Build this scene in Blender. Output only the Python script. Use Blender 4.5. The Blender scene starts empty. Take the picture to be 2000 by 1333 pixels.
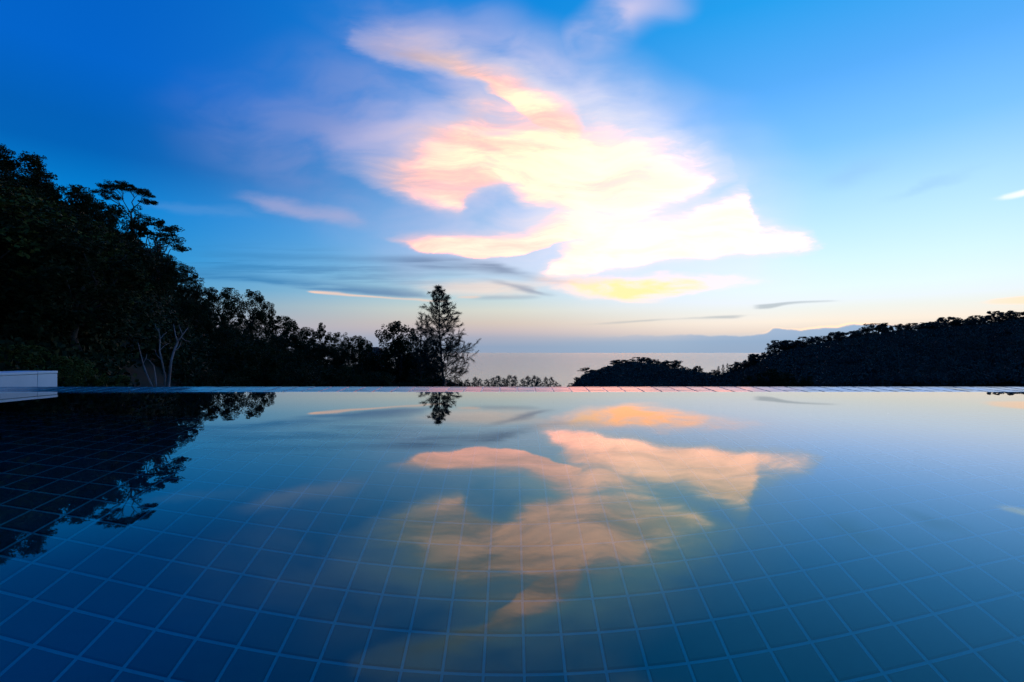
import bpy, bmesh, math, random
import numpy as np
from mathutils import Vector, Matrix

# ------------------------------------------------------------------ camera, sky, exposure
scene = bpy.context.scene
COL = scene.collection
CAM_H = 0.217                    # the lens is 22 cm above the still water
F = 944.0                        # 17 mm lens on a 36 mm frame
cam_data = bpy.data.cameras.new('camera')
cam_data.lens = 17.0
cam_data.sensor_width = 36.0
cam_data.shift_y = 0.0113
cam_data.clip_start = 0.01
cam_data.clip_end = 120000.0
cam = bpy.data.objects.new('camera', cam_data)
cam.location = (0, 0, CAM_H)
cam.rotation_euler = (math.radians(90), 0, 0)
COL.objects.link(cam)
scene.camera = cam

scene.view_settings.view_transform = 'Standard'
scene.view_settings.look = 'None'
scene.view_settings.gamma = 1.0
scene.view_settings.exposure = 0.0
scene.view_settings.use_curve_mapping = False
scene.render.engine = 'CYCLES'
scene.cycles.use_denoising = True
scene.cycles.use_adaptive_sampling = True
scene.cycles.adaptive_threshold = 0.02
scene.cycles.adaptive_min_samples = 8
scene.cycles.max_bounces = 7
scene.cycles.diffuse_bounces = 2
scene.cycles.glossy_bounces = 4
scene.cycles.transmission_bounces = 6
scene.cycles.transparent_max_bounces = 6
scene.cycles.sample_clamp_indirect = 6.0
scene.cycles.blur_glossy = 0.0

world = bpy.data.worlds.new('World')
scene.world = world
world.use_nodes = True
WN = world.node_tree.nodes
WL = world.node_tree.links
WN.clear()


class NB:
    """small helper for writing node trees as expressions"""
    def __init__(self, nodes, links, dim='3D'):
        self.n, self.l, self.dim = nodes, links, dim

    def put(self, sock, v):
        if v is None:
            return
        if isinstance(v, bpy.types.NodeSocket):
            self.l.new(v, sock)
        else:
            sock.default_value = v

    def m(self, op, a, b=None, c=None, clamp=False):
        n = self.n.new('ShaderNodeMath'); n.operation = op; n.use_clamp = clamp
        for i, v in enumerate((a, b, c)):
            self.put(n.inputs[i], v)
        return n.outputs[0]

    def step(self, v, lo, hi, a=0.0, b=1.0):
        n = self.n.new('ShaderNodeMapRange'); n.interpolation_type = 'SMOOTHSTEP'
        for i, x in enumerate((v, lo, hi, a, b)):
            self.put(n.inputs[i], x)
        return n.outputs[0]

    def xyz(self, x, y, z):
        n = self.n.new('ShaderNodeCombineXYZ')
        for i, v in enumerate((x, y, z)):
            self.put(n.inputs[i], v)
        return n.outputs[0]

    def curve(self, x, pts, sx, sy):
        n = self.n.new('ShaderNodeFloatCurve')
        c = n.mapping.curves[0]
        pts = sorted(pts)
        if pts[0][0] > 0:
            pts = [(0, pts[0][1])] + pts
        if pts[-1][0] < sx:
            pts = pts + [(sx, pts[-1][1])]
        c.points[0].location = (pts[0][0] / sx, pts[0][1] / sy)
        c.points[1].location = (pts[-1][0] / sx, pts[-1][1] / sy)
        for a, b in pts[1:-1]:
            c.points.new(a / sx, b / sy)
        for p in c.points:
            p.handle_type = 'AUTO_CLAMPED'
        n.mapping.update()
        self.put(n.inputs['Value'], x)
        return n.outputs[0]

    def ramp(self, v, stops, scale):
        n = self.n.new('ShaderNodeValToRGB')
        e = n.color_ramp.elements
        n.color_ramp.interpolation = 'LINEAR'
        for i, (p, col) in enumerate(stops):
            el = e[i] if i < 2 else e.new(p)
            el.position = p
            el.color = tuple(x / scale for x in col) + (1,)
        self.put(n.inputs[0], v)
        return n.outputs[0]

    def mix(self, f, a, b):
        n = self.n.new('ShaderNodeMix'); n.data_type = 'RGBA'; n.clamp_factor = True
        self.put(n.inputs['Factor'], f)
        for s, v in (('A', a), ('B', b)):
            k = [i for i in n.inputs if i.name == s and i.type == 'RGBA'][0]
            self.put(k, (v + (1,)) if isinstance(v, tuple) else v)
        return [o for o in n.outputs if o.type == 'RGBA'][0]

    def vscale(self, v, s):
        n = self.n.new('ShaderNodeVectorMath'); n.operation = 'SCALE'
        self.put(n.inputs[0], v); self.put(n.inputs['Scale'], s)
        return n.outputs[0]

    def noise(self, vec, scale, detail=4, rough=0.55, dist=0.0):
        n = self.n.new('ShaderNodeTexNoise'); n.noise_dimensions = self.dim
        self.put(n.inputs['Vector'], vec)
        n.inputs['Scale'].default_value = scale
        n.inputs['Detail'].default_value = detail
        n.inputs['Roughness'].default_value = rough
        n.inputs['Distortion'].default_value = dist
        return n.outputs['Fac']

    def mapping(self, vec, loc=(0, 0, 0), rot=0.0, scale=(1, 1, 1), kind='POINT'):
        n = self.n.new('ShaderNodeMapping'); n.vector_type = kind
        self.put(n.inputs['Vector'], vec)
        n.inputs['Location'].default_value = loc
        n.inputs['Rotation'].default_value = (0, 0, rot)
        n.inputs['Scale'].default_value = scale
        return n.outputs[0]


def build_sky():
    b = NB(WN, WL, '2D')
    geo = WN.new('ShaderNodeNewGeometry')
    neg = b.vscale(geo.outputs['Incoming'], -1.0)
    sep = WN.new('ShaderNodeSeparateXYZ'); WL.new(neg, sep.inputs[0])
    dx, dy, dz = sep.outputs
    # ---- clear dusk sky: elevation ramps, blended by the angle away from the sunken sun
    el = b.m('ARCSINE', b.m('MAXIMUM', dz, 0.0))
    t = b.m('POWER', b.m('DIVIDE', el, math.pi / 2), 0.5)          # more room near the horizon
    SUN_AZ = math.radians(36)
    az = b.m('ARCTAN2', dx, dy)
    off = b.m('SUBTRACT', az, SUN_AZ)
    off = b.m('ABSOLUTE', b.m('SUBTRACT', off, b.m('MULTIPLY', b.m('ROUND', b.m('DIVIDE', off, 2 * math.pi)), 2 * math.pi)))
    p = lambda deg: math.sqrt(deg / 90.0)
    right = [(0, (.30, .46, .64)), (1.2, (.42, .53, .66)), (2.2, (.86, .72, .62)), (3.2, (1.0, .88, .74)), (4.5, (.90, .93, .88)),
             (6.5, (.83, 1.0, 1.20)), (9, (.71, .97, 1.50)), (12, (.57, .88, 1.60)), (15, (.45, .78, 1.52)), (20, (.22, .58, 1.25)),
             (26, (.10, .43, .98)), (33, (.02, .36, .88)), (60, (.004, .10, .40)), (90, (.004, .055, .25))]
    mid = [(0, (.30, .38, .52)), (.7, (.29, .38, .53)), (1.8, (.41, .43, .53)), (2.6, (.58, .50, .52)), (3.5, (.68, .58, .51)), (5, (.70, .71, .62)),
           (6.5, (.52, .70, .72)), (9, (.36, .62, .76)), (12, (.22, .52, .82)), (17, (.10, .42, .82)), (24, (.04, .32, .78)),
           (36, (.003, .24, .74)), (60, (.003, .085, .36)), (90, (.004, .052, .24))]
    left = [(0, (.33, .36, .47)), (2.9, (.36, .40, .50)), (5, (.17, .37, .55)), (6.6, (.06, .33, .63)), (9, (.01, .29, .69)), (13.4, (.002, .235, .68)),
            (17.7, (.001, .125, .48)), (20, (.001, .118, .48)), (25, (.001, .127, .59)), (36, (.001, .115, .54)), (60, (.002, .06, .30)), (90, (.004, .05, .23))]
    back = [(0, (.10, .11, .18)), (6, (.05, .08, .18)), (15, (.015, .055, .18)), (40, (.004, .045, .18)), (90, (.004, .048, .22))]
    R = lambda st: b.ramp(t, [(p(d), c) for d, c in st], 2.0)
    d2 = math.radians
    clear = b.mix(b.step(off, d2(6), d2(42)), R(right), R(mid))
    clear = b.mix(b.step(off, d2(34), d2(78)), clear, R(left))
    clear = b.mix(b.step(off, d2(82), d2(170)), clear, R(back))
    sky = b.vscale(clear, 2.0)

    # ---- clouds: a bank of cirrus far out over the sea, laid out on an upright sheet facing the pool.
    # X runs 0..20 from left to right, Y runs 6.9 at the horizon to 0 high up.
    front = b.step(dy, 0.25, 0.45)
    iy = b.m('DIVIDE', F / 100.0, b.m('MAXIMUM', dy, 0.05))
    X = b.m('MULTIPLY_ADD', dx, iy, 10.0)
    Y = b.m('SUBTRACT', 6.9, b.m('MULTIPLY', dz, iy))
    P0 = b.xyz(X, Y, 0.0)

    def warp(scale, amp, ampy, seed, sx=1.0, sy=1.0, detail=4):
        v = b.mapping(P0, loc=(seed, seed * 1.7, seed * .3), scale=(sx, sy, 1))
        n1 = b.noise(v, scale, detail)
        v2 = b.mapping(P0, loc=(seed + 31.7, seed - 12.3, 4.1), scale=(sx, sy, 1))
        n2 = b.noise(v2, scale, detail)
        xx = b.m('MULTIPLY_ADD', b.m('SUBTRACT', n1, .5), amp, X)
        yy = b.m('MULTIPLY_ADD', b.m('SUBTRACT', n2, .5), ampy, Y)
        return xx, yy
    fine = warp(1.2, .6, .24, 9.0, .8, 2.2, 4)
    low = warp(.9, 1.6, .10, 5.0, .5, 2.2, 3)

    # feathered texture, combed along the drift of the cloud
    soft = warp(.32, 1.8, 1.0, 21.0, 1, 1.4, 2)
    bent = b.xyz(soft[0], soft[1], 0.0)
    comb1 = b.noise(b.mapping(bent, rot=-.46, scale=(.34, 1.7, 1)), 1.3, 7, .62)
    comb2 = b.noise(b.mapping(bent, loc=(7, 3, 0), rot=-.20, scale=(.32, 1.6, 1)), 1.25, 6, .60)
    streak = b.noise(b.mapping(P0, loc=(3, 1, 0), rot=-.07, scale=(.22, 4.2, 1)), 1.5, 5, .6)
    puff = b.noise(b.mapping(bent, loc=(2, 9, 0), rot=-.2, scale=(.7, 1.5, 1)), .8, 4, .5)

    def band(pts, st, sb, op, W):
        """soft-edged band: pts = (x, top, bottom), op = (x, opacity)"""
        XX, YY = W
        xn = b.m('DIVIDE', XX, 20.0, clamp=True)
        top = b.m('MULTIPLY', b.curve(xn, [(q[0], q[1]) for q in pts], 20., 7.5), 7.5)
        bot = b.m('MULTIPLY', b.curve(xn, [(q[0], q[2]) for q in pts], 20., 7.5), 7.5)
        o = b.curve(xn, op, 20., 1.)
        a1 = b.step(b.m('SUBTRACT', YY, top), -st / 2, st / 2)
        a2 = b.step(b.m('SUBTRACT', bot, YY), -sb / 2, sb / 2)
        return b.m('MULTIPLY', b.m('MULTIPLY', a1, a2), o)

    def blob(cx, cy, rx, ry, rot, W, power=1.0):
        v = b.mapping(b.xyz(W[0], W[1], 0.0), loc=(cx, cy, 0), rot=rot, scale=(rx, ry, 1), kind='TEXTURE')
        n = WN.new('ShaderNodeVectorMath'); n.operation = 'LENGTH'; WL.new(v, n.inputs[0])
        return b.step(n.outputs['Value'], 1.0, 0.0)

    def mul(*a):
        r = a[0]
        for q in a[1:]:
            r = b.m('MULTIPLY', r, q)
        return r

    def over(sky, alpha, col):
        return b.mix(b.m('MULTIPLY', alpha, front, clamp=True), sky, col)

    # sunlit colour: white-hot peach toward the sunken sun, rose and lavender away from it
    glow = b.m('ADD', b.m('MULTIPLY', b.m('SUBTRACT', X, 6.4), .105), b.m('MULTIPLY', b.m('SUBTRACT', Y, .6), .088), clamp=True)
    lit = b.ramp(glow, [(0, (.34, .36, .66)), (.12, (.56, .46, .62)), (.30, (.95, .67, .61)), (.46, (1.3, .78, .71)), (.64, (1.8, .88, .79)), (.82, (2.5, 1.12, .95)), (1.0, (2.9, 1.5, 1.12))], 5.0)
    lit = b.vscale(lit, 5.0)

    # thin lavender veil high up and to the left of the big cloud
    veil = b.m('MAXIMUM', blob(7.7, 2.8, 4.9, 2.4, .12, soft), b.m('MULTIPLY', blob(9.4, 1.2, 4.4, 1.35, .32, soft), .90))
    veil = b.m('MAXIMUM', veil, b.m('MULTIPLY', blob(12.2, .45, 1.9, .75, -.55, soft), .95))
    veil = mul(veil, b.step(puff, .28, .70, .25, 1.0))
    veil = mul(veil, b.m('SUBTRACT', 1.0, b.m('MULTIPLY', blob(8.4, 2.05, 1.9, .75, .15, soft), .55)))
    sky = over(sky, b.m('MULTIPLY', veil, .92), b.mix(b.step(X, 5.5, 11), (.24, .31, .64), (.68, .63, .86)))
    # pale milky veil round the bright body
    milk = b.m('MAXIMUM', blob(12.2, 3.5, 5.2, 2.6, .48, soft), b.m('MULTIPLY', blob(11.2, 4.7, 5.6, 1.7, 0.05, soft), .95))
    milk = b.m('MAXIMUM', milk, b.m('MULTIPLY', blob(9.0, 3.0, 3.0, 1.6, .15, soft), .85))
    milk = b.m('MULTIPLY', milk, b.step(puff, .2, .65, .55, 1.0))
    sky = over(sky, b.m('MULTIPLY', milk, .95), b.mix(b.step(X, 7.0, 12.0), (.62, .60, .86), (.93, .91, 1.05)))

    # body A: upper fan, with its arm reaching up to the left
    arm = band([(6.4, .40, .85), (7.2, .55, 1.12), (7.8, .66, 1.26), (8.6, .88, 1.40), (9.3, 1.15, 1.68), (10.2, 1.5, 2.3), (11, 1.9, 2.9), (12, 2.3, 3.4)],
               1.4, .46, [(5.9, 0), (6.9, .40), (7.8, .80), (9.0, 1), (11, 1), (12, 0)], fine)
    A = band([(8.8, 1.9, 3.5), (9.5, 1.7, 3.6), (10.2, 1.75, 3.95), (11, 2.05, 4.14), (12, 2.38, 4.22), (13, 2.82, 4.05), (13.8, 3.20, 3.74), (14.15, 3.43, 3.50), (14.4, 3.46, 3.46)],
             1.9, .60, [(8.6, 0), (9.6, .40), (10.6, .95), (11.2, 1), (13.9, 1), (14.3, .8), (14.6, 0)], fine)
    A2 = band([(6.6, 3.1, 3.45), (7.4, 2.8, 3.75), (8, 2.6, 3.95), (8.6, 2.3, 4.1), (8.95, 2.1, 4.12), (9.3, 2.0, 3.85), (9.8, 2.1, 3.66), (10.5, 2.1, 4.0), (11.5, 2.2, 4.2)],
              1.7, .45, [(5.4, 0), (6.6, .35), (7.6, .65), (8.6, .95), (10.5, 1), (11.5, .6), (12, 0)], fine)
    # body B: lower fan with the long tail to the right
    B = band([(10.3, 5.0, 5.55), (11, 4.66, 5.42), (12, 4.52, 5.28), (13, 4.34, 5.10), (14, 3.98, 5.03), (14.45, 3.76, 5.00), (14.7, 4.10, 4.99), (15, 4.50, 4.97), (15.6, 4.66, 4.95), (15.9, 4.71, 4.87), (16.1, 4.8, 4.8)],
             1.0, .36, [(10.0, 0), (10.9, .8), (11.6, 1), (15.7, 1), (16.0, .7), (16.15, 0)], fine)
    C = band([(7.0, 4.5, 4.62), (7.7, 4.60, 4.75), (8.5, 4.63, 4.96), (9.3, 4.62, 5.05), (10, 4.58, 4.99), (10.6, 4.48, 4.86), (11.2, 4.35, 4.70), (12, 4.2, 4.6)],
             .55, .16, [(6.9, 0), (7.8, .6), (8.8, .95), (10.4, 1), (11.3, .8), (12, 0)], fine)
    fillAB = b.m('MULTIPLY', blob(11.2, 4.38, 2.9, .95, -.15, soft), .85)

    def feather(d, n, amt, lo=.22, hi=1.10):
        e = b.step(b.m('MULTIPLY_ADD', b.m('SUBTRACT', n, .5), amt, d), lo, hi)
        return b.m('MULTIPLY', e, b.step(d, .02, .30))
    dens = feather(arm, comb1, .5, .05, 1.0)
    dens = b.m('MAXIMUM', dens, feather(A, comb1, 1.0, .0, 1.15))
    dens = b.m('MAXIMUM', dens, feather(A2, comb2, .8, .0, 1.1))
    dens = b.m('MAXIMUM', dens, feather(fillAB, comb2, 1.1, .04, 1.0))
    dens = b.m('MAXIMUM', dens, feather(C, comb2, .6, .02, .85))
    dens = b.m('MAXIMUM', dens, feather(B, comb2, 1.1, .0, 1.02))
    shadev = b.m('ADD', b.m('MULTIPLY', b.step(comb1, .34, .66), .6), b.m('MULTIPLY', b.step(comb2, .34, .66), .4))
    bodycol = b.mix(shadev, b.vscale(lit, .74), lit)
    # thin edges are pale, only the thick cloud is bright and gets extra red
    thin = b.mix(b.step(X, 7.5, 12.0), (.60, .54, .72), (.98, .90, .93))
    extra_red = b.mix(b.m('MULTIPLY', b.step(dens, .62, 1.0), shadev), (0.0, 0.0, 0.0), (1.0, .13, 0.0))   # extra red added to the thick parts to turn their water reflection orange
    red_boost = b.vscale(extra_red, b.m('MULTIPLY', b.step(glow, .25, .60), b.step(Y, 2.8, 4.9, 2.5, 1.0)))
    add = WN.new('ShaderNodeVectorMath'); add.operation = 'ADD'
    WL.new(bodycol, add.inputs[0]); WL.new(red_boost, add.inputs[1])
    sky = over(sky, b.m('POWER', dens, .8), b.mix(b.step(dens, .25, 1.0), thin, add.outputs[0]))

    # rosy streak low on the left
    S1 = band([(4.4, 3.80, 3.92), (5.2, 3.88, 4.12), (6, 4.02, 4.26), (6.8, 4.14, 4.42), (7.4, 4.25, 4.5)], .30, .22, [(4.2, 0), (5.0, .40), (6.2, .5), (7.0, .35), (7.5, 0)], fine)
    sky = over(sky, mul(S1, b.step(comb2, .3, .6, .4, 1.)), (.52, .46, .66))
    S0 = band([(2.6, 3.98, 4.05), (3.6, 4.02, 4.12), (4.6, 4.12, 4.22), (5.4, 4.18, 4.28)], .2, .2, [(2.5, 0), (3.4, .22), (4.6, .18), (5.5, 0)], fine)
    sky = over(sky, S0, (.25, .42, .72))
    # grey-blue bars low on the left, unlit
    dark = []
    dark.append(mul(band([(3.0, 4.88, 4.98), (5, 4.98, 5.08), (7, 5.02, 5.12), (8, 5.02, 5.20), (9, 5.10, 5.28), (10, 5.26, 5.38), (10.8, 5.42, 5.52), (11.6, 5.5, 5.58)], .16, .22,
                         [(2.8, 0), (4.5, .4), (7.5, .6), (9, .85), (10.2, .8), (10.9, .5), (11.6, 0)], low), b.step(streak, .30, .56, .45, 1.)))
    dark.append(mul(band([(2.5, 5.28, 5.45), (4.5, 5.36, 5.52), (5.6, 5.48, 5.62), (7, 5.58, 5.72), (8.2, 5.68, 5.82), (8.8, 5.74, 5.82)], .22, .10,
                         [(2.2, 0), (3.8, .55), (5.6, .75), (7.4, .8), (8.1, .5), (8.6, 0)], low), b.step(streak, .28, .5, .35, 1.)))
    dark.append(mul(band([(9.2, 5.42, 5.52), (9.9, 5.55, 5.62), (10.5, 5.64, 5.74), (10.9, 5.72, 5.82)], .08, .10, [(9, 0), (9.7, .35), (10.5, .6), (10.9, 0)], low), 1.0))
    dark.append(mul(band([(8.8, 5.82, 5.88), (9.5, 5.80, 5.88), (10.2, 5.78, 5.86), (10.8, 5.76, 5.84)], .08, .08, [(8.7, 0), (9.4, .35), (10.3, .3), (10.8, 0)], low), 1.0))
    dark.append(mul(b.m('MULTIPLY', blob(5.6, 5.25, 5.6, .55, .05, low), .55), b.step(streak, .42, .66)))
    dk = dark[0]
    for q in dark[1:]:
        dk = b.m('MAXIMUM', dk, q)
    # low peach cloud D, veil and thin bright bars
    D = band([(10.2, 5.42, 5.58), (11, 5.46, 5.74), (11.8, 5.48, 5.86), (12.6, 5.42, 5.88), (13.2, 5.40, 5.80), (14, 5.42, 5.66), (15, 5.44, 5.52), (15.4, 5.46, 5.48)], .20, .16,
             [(10.0, 0), (10.8, .75), (11.6, 1), (13.0, 1), (13.8, .7), (14.8, .55), (15.4, 0)], fine)
    D = mul(D, b.step(comb2, .30, .62, .15, 1.0))
    Dcol = b.mix(b.step(comb2, .42, .62), (1.6, .98, .74), b.mix(b.step(X, 11.2, 12.2), (1.5, .92, .58), (2.1, .95, .46)))
    sky = over(sky, D, Dcol)
    V = band([(7.6, 5.55, 5.68), (8.6, 5.52, 5.76), (9.6, 5.52, 5.80), (10.4, 5.56, 5.76), (11, 5.6, 5.7)], .2, .2, [(7.4, 0), (8.6, .55), (9.8, .7), (10.6, .5), (11, 0)], low)
    sky = over(sky, mul(V, b.step(comb2, .3, .6, .3, 1.)), (1.0, .78, .66))
    sky = over(sky, dk, b.mix(b.step(X, 5.0, 10.0), (.03, .20, .46), (.20, .26, .40)))
    G = band([(5.9, 5.70, 5.71), (6.3, 5.695, 5.745), (7.2, 5.775, 5.81), (8.1, 5.86, 5.89), (8.4, 5.885, 5.91), (8.7, 5.81, 5.84), (9.1, 5.80, 5.85)], .05, .05,
             [(5.95, 0), (6.15, .95), (6.7, .70), (7.2, .8), (7.7, .55), (8.2, .7), (8.5, .15), (8.9, .55), (9.15, 0)], (low[0], b.m('MULTIPLY_ADD', b.m('SUBTRACT', low[1], Y), .5, Y)))
    sky = over(sky, G, (1.0, .66, .50))
    # thin slate streaks above the right-hand hill and out at sea
    K = band([(14.6, 5.97, 6.05), (15.0, 5.95, 6.04), (15.4, 5.91, 5.96), (16, 5.885, 5.915), (16.6, 5.875, 5.90)], .04, .05, [(14.65, 0), (14.9, .6), (15.5, .55), (16.2, .4), (16.6, 0)], (X, Y))
    K2 = band([(10.5, 6.36, 6.38), (11.5, 6.31, 6.34), (12.5, 6.26, 6.29), (13.5, 6.22, 6.25), (14.5, 6.17, 6.23)], .05, .05, [(10.4, 0), (11.6, .28), (12.9, .5), (13.4, .2), (14.2, .55), (14.6, 0)], low)
    sky = over(sky, b.m('MAXIMUM', K, K2), (.33, .40, .46))
    N1 = mul(b.m('MAXIMUM', blob(16.7, 3.4, .95, .30, -.35, fine), blob(18.2, 3.62, 1.3, .16, -.33, fine)), .32)
    sky = over(sky, N1, (.30, .56, .90))
    W1 = band([(19.3, 3.88, 3.92), (19.7, 3.80, 3.90), (20, 3.72, 3.84)], .08, .08, [(19.2, 0), (19.6, .4), (20, .55)], (X, Y))
    W2 = band([(19.0, 5.92, 5.94), (19.4, 5.86, 5.95), (20, 5.80, 5.95)], .06, .06, [(18.8, 0), (19.4, .6), (20, .85)], (X, Y))
    sky = over(sky, W1, (1.4, 1.25, 1.2))
    sky = over(sky, W2, (1.25, .86, .60))
    # cloud bank standing on the sea horizon, its towers rimmed with the last light
    tw = warp(1.6, .25, .16, 15.0, 1, 1, 3)
    H = band([(0, 6.62, 7.2), (8, 6.62, 7.2), (9.5, 6.62, 7.2), (11.5, 6.60, 7.2), (13, 6.57, 7.2), (14.6, 6.56, 7.2), (14.95, 6.52, 7.2), (15.15, 6.44, 7.2), (15.45, 6.44, 7.2), (15.7, 6.46, 7.2), (16.1, 6.42, 7.2), (16.8, 6.38, 7.2), (20, 6.30, 7.2)],
             .05, .05, [(8, 0), (9.5, .0), (11.5, .15), (13, .4), (14.6, .8), (20, .95)], tw)
    rim = band([(14.4, 6.53, 6.57), (14.95, 6.49, 6.53), (15.15, 6.42, 6.45), (15.6, 6.43, 6.46), (16.1, 6.39, 6.43), (16.8, 6.35, 6.39)], .05, .05, [(14.3, 0), (15, .3), (15.9, .9), (16.8, 1.0)], tw)
    sky = over(sky, rim, (1.5, .98, .62))
    sky = over(sky, H, b.mix(b.step(Y, 6.35, 6.9), (.26, .44, .68), (.30, .40, .56)))

    bg = WN.new('ShaderNodeBackground'); WL.new(sky, bg.inputs['Color']); bg.inputs['Strength'].default_value = 1.0
    out = WN.new('ShaderNodeOutputWorld'); WL.new(bg.outputs[0], out.inputs['Surface'])


build_sky()
world.cycles.sampling_method = 'MANUAL'
world.cycles.sample_map_resolution = 512


# ------------------------------------------------------------------ helpers
rng = np.random.default_rng(7)
random.seed(7)


def at(px, py, Y):
    """a point Y metres out whose bearing is that of a spot in the 2000 x 1333 survey grid"""
    return Vector(((px - 1000) / F * Y, Y, CAM_H + (690 - py) / F * Y))


def tag(o, label=None, cat=None, group=None, kind=None):
    for k, v in (('label', label), ('category', cat), ('group', group), ('kind', kind)):
        if v:
            o[k] = v
    return o


def link(name, data, parent=None, loc=None):
    o = bpy.data.objects.new(name, data)
    COL.objects.link(o)
    if parent is not None:
        o.parent = parent
    if loc is not None:
        o.location = loc
    return o


def mesh(name, verts, faces, mat, smooth=False):
    me = bpy.data.meshes.new(name)
    if isinstance(verts, np.ndarray):
        verts = verts.tolist()
    if isinstance(faces, np.ndarray):
        faces = faces.tolist()
    me.from_pydata(verts, [], faces)
    if smooth:
        me.polygons.foreach_set('use_smooth', [True] * len(me.polygons))
    me.materials.append(mat)
    me.update()
    return me


def copy_tree(o, parent=None):
    c = o.copy(); COL.objects.link(c); c.parent = parent
    for ch in [k for k in o.children]:
        copy_tree(ch, c)
    return c


def material(name):
    m = bpy.data.materials.new(name); m.use_nodes = True
    nt = m.node_tree
    bs = nt.nodes['Principled BSDF']
    return m, NB(nt.nodes, nt.links), bs


def noise_mat(name, c1, c2, scale, rough=.8, bump=0.0, detail=5, obj_var=0.0, spec=.3, coord='Object', bscale=None):
    m, b, bs = material(name)
    tc = b.n.new('ShaderNodeTexCoord').outputs[coord]
    n = b.noise(tc, scale, detail, .6)
    f = b.step(n, .3, .7)
    col = b.mix(f, c1, c2)
    if obj_var:
        oi = b.n.new('ShaderNodeObjectInfo').outputs['Random']
        hs = b.n.new('ShaderNodeHueSaturation')
        b.l.new(b.m('MULTIPLY_ADD', oi, 2 * obj_var, 1 - obj_var), hs.inputs['Value'])
        b.l.new(col, hs.inputs['Color'])
        col = hs.outputs[0]
    b.l.new(col, bs.inputs['Base Color'])
    bs.inputs['Roughness'].default_value = rough
    bs.inputs['Specular IOR Level'].default_value = spec
    if bump:
        bp = b.n.new('ShaderNodeBump'); bp.inputs['Strength'].default_value = bump
        bp.inputs['Distance'].default_value = .01
        b.l.new(b.noise(tc, bscale or scale * 4, 6, .65), bp.inputs['Height'])
        b.l.new(bp.outputs[0], bs.inputs['Normal'])
    return m


def leaf_mat(name, c1, c2):
    m, b, bs = material(name)
    g = b.n.new('ShaderNodeNewGeometry')
    col = b.mix(g.outputs['Random Per Island'], c1, c2)
    b.l.new(col, bs.inputs['Base Color'])
    bs.inputs['Roughness'].default_value = .75
    bs.inputs['Specular IOR Level'].default_value = .12
    return m


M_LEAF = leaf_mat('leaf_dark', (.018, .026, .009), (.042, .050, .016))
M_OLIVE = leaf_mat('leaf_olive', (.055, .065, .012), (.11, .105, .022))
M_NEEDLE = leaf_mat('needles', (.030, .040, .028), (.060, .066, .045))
M_FAR = leaf_mat('leaf_far_hazed', (.046, .070, .060), (.060, .090, .072))  # lighter and bluer than near leaves: distance haze put into the colour
M_BARK = noise_mat('bark', (.05, .038, .03), (.10, .08, .065), 6, .9, .6)
M_DEAD = noise_mat('bleached_wood', (.27, .19, .175), (.38, .28, .26), 5, .85, .5)
M_SOIL = noise_mat('soil', (.010, .013, .005), (.022, .026, .010), .35, .95, coord='Object')
M_WHITE = noise_mat('white_render', (.62, .66, .68), (.80, .82, .82), 2.2, .45, .15, obj_var=.05)
M_GROUT = noise_mat('grout', (.030, .38, .42), (.048, .48, .52), 2.5, .8, .2)
M_EDGE_GROUT = noise_mat('edge_grout', (.30, .50, .55), (.40, .58, .62), 12.0, .22, .1, spec=.4)
M_CONC = noise_mat('concrete', (.20, .20, .19), (.30, .30, .28), 4.0, .85, .3)
M_ROOF = noise_mat('red_roof_tile', (.42, .09, .06), (.52, .14, .09), 3.0, .7, .3)
M_PLASTER = noise_mat('pale_plaster', (.50, .46, .40), (.58, .54, .48), 2.0, .8, .1)
M_DARKGLASS = noise_mat('window_glass', (.02, .02, .025), (.03, .03, .035), 1.0, .1)


def tile_mat(name, c1, c2, rough):
    m, b, bs = material(name)
    oi = b.n.new('ShaderNodeNewGeometry').outputs['Random Per Island']
    oj = b.n.new('ShaderNodeObjectInfo').outputs['Random']
    tc = b.n.new('ShaderNodeTexCoord').outputs['Object']
    r = b.m('FRACT', b.m('ADD', oi, oj))
    col = b.mix(r, c1, c2)
    col = b.mix(b.m('MULTIPLY', b.step(b.noise(tc, 30, 4, .6), .35, .8), .25), col, tuple(x * 1.35 for x in c2))
    b.l.new(col, bs.inputs['Base Color'])
    bs.inputs['Roughness'].default_value = rough
    return m


M_TILE = tile_mat('pool_tile', (.002, .046, .052), (.003, .078, .084), .45)
M_EDGE = tile_mat('edge_tile_glaze', (.025, .210, .270), (.045, .270, .330), .14)
M_EDGE.node_tree.nodes['Principled BSDF'].inputs['Specular IOR Level'].default_value = .3

# ------------------------------------------------------------------ ground, sea
SEA_Z = -45.0
LEFT = [(-3000, 420, 34), (-800, 180, 42), (-300, 230, 50), (0, 300, 58), (150, 372, 60), (300, 445, 64), (360, 515, 66), (420, 575, 70), (520, 605, 74),
        (600, 648, 78), (700, 668, 84), (760, 672, 86), (850, 700, 90), (930, 790, 95), (1000, 850, 100), (1100, 1000, 110)]
RIGHT = [(1000, 900, 520), (1085, 790, 510), (1112, 762, 500), (1140, 726, 500), (1200, 706, 500), (1250, 702, 500), (1300, 708, 500), (1360, 720, 480), (1400, 726, 440), (1440, 716, 400), (1475, 704, 360),
         (1510, 681, 330), (1570, 667, 310), (1700, 645, 300), (1850, 631, 295), (1940, 624, 290), (2000, 614, 285), (2300, 595, 260), (2800, 570, 230), (4000, 560, 200), (6000, 620, 160)]
LH = lambda Y: 8.0 - (Y - 58) * .10
la = np.array([math.atan((p - 1000) / F) for p, _, _ in LEFT]); lr = np.array([Y / math.cos(a) for a, (_, _, Y) in zip(la, LEFT)])
lz = np.array([CAM_H + (690 - s) / F * Y - max(4.0, LH(Y)) for _, s, Y in LEFT])
ra = np.array([math.atan((p - 1000) / F) for p, _, _ in RIGHT]); rr = np.array([Y / math.cos(a) for a, (_, _, Y) in zip(ra, RIGHT)])
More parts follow.
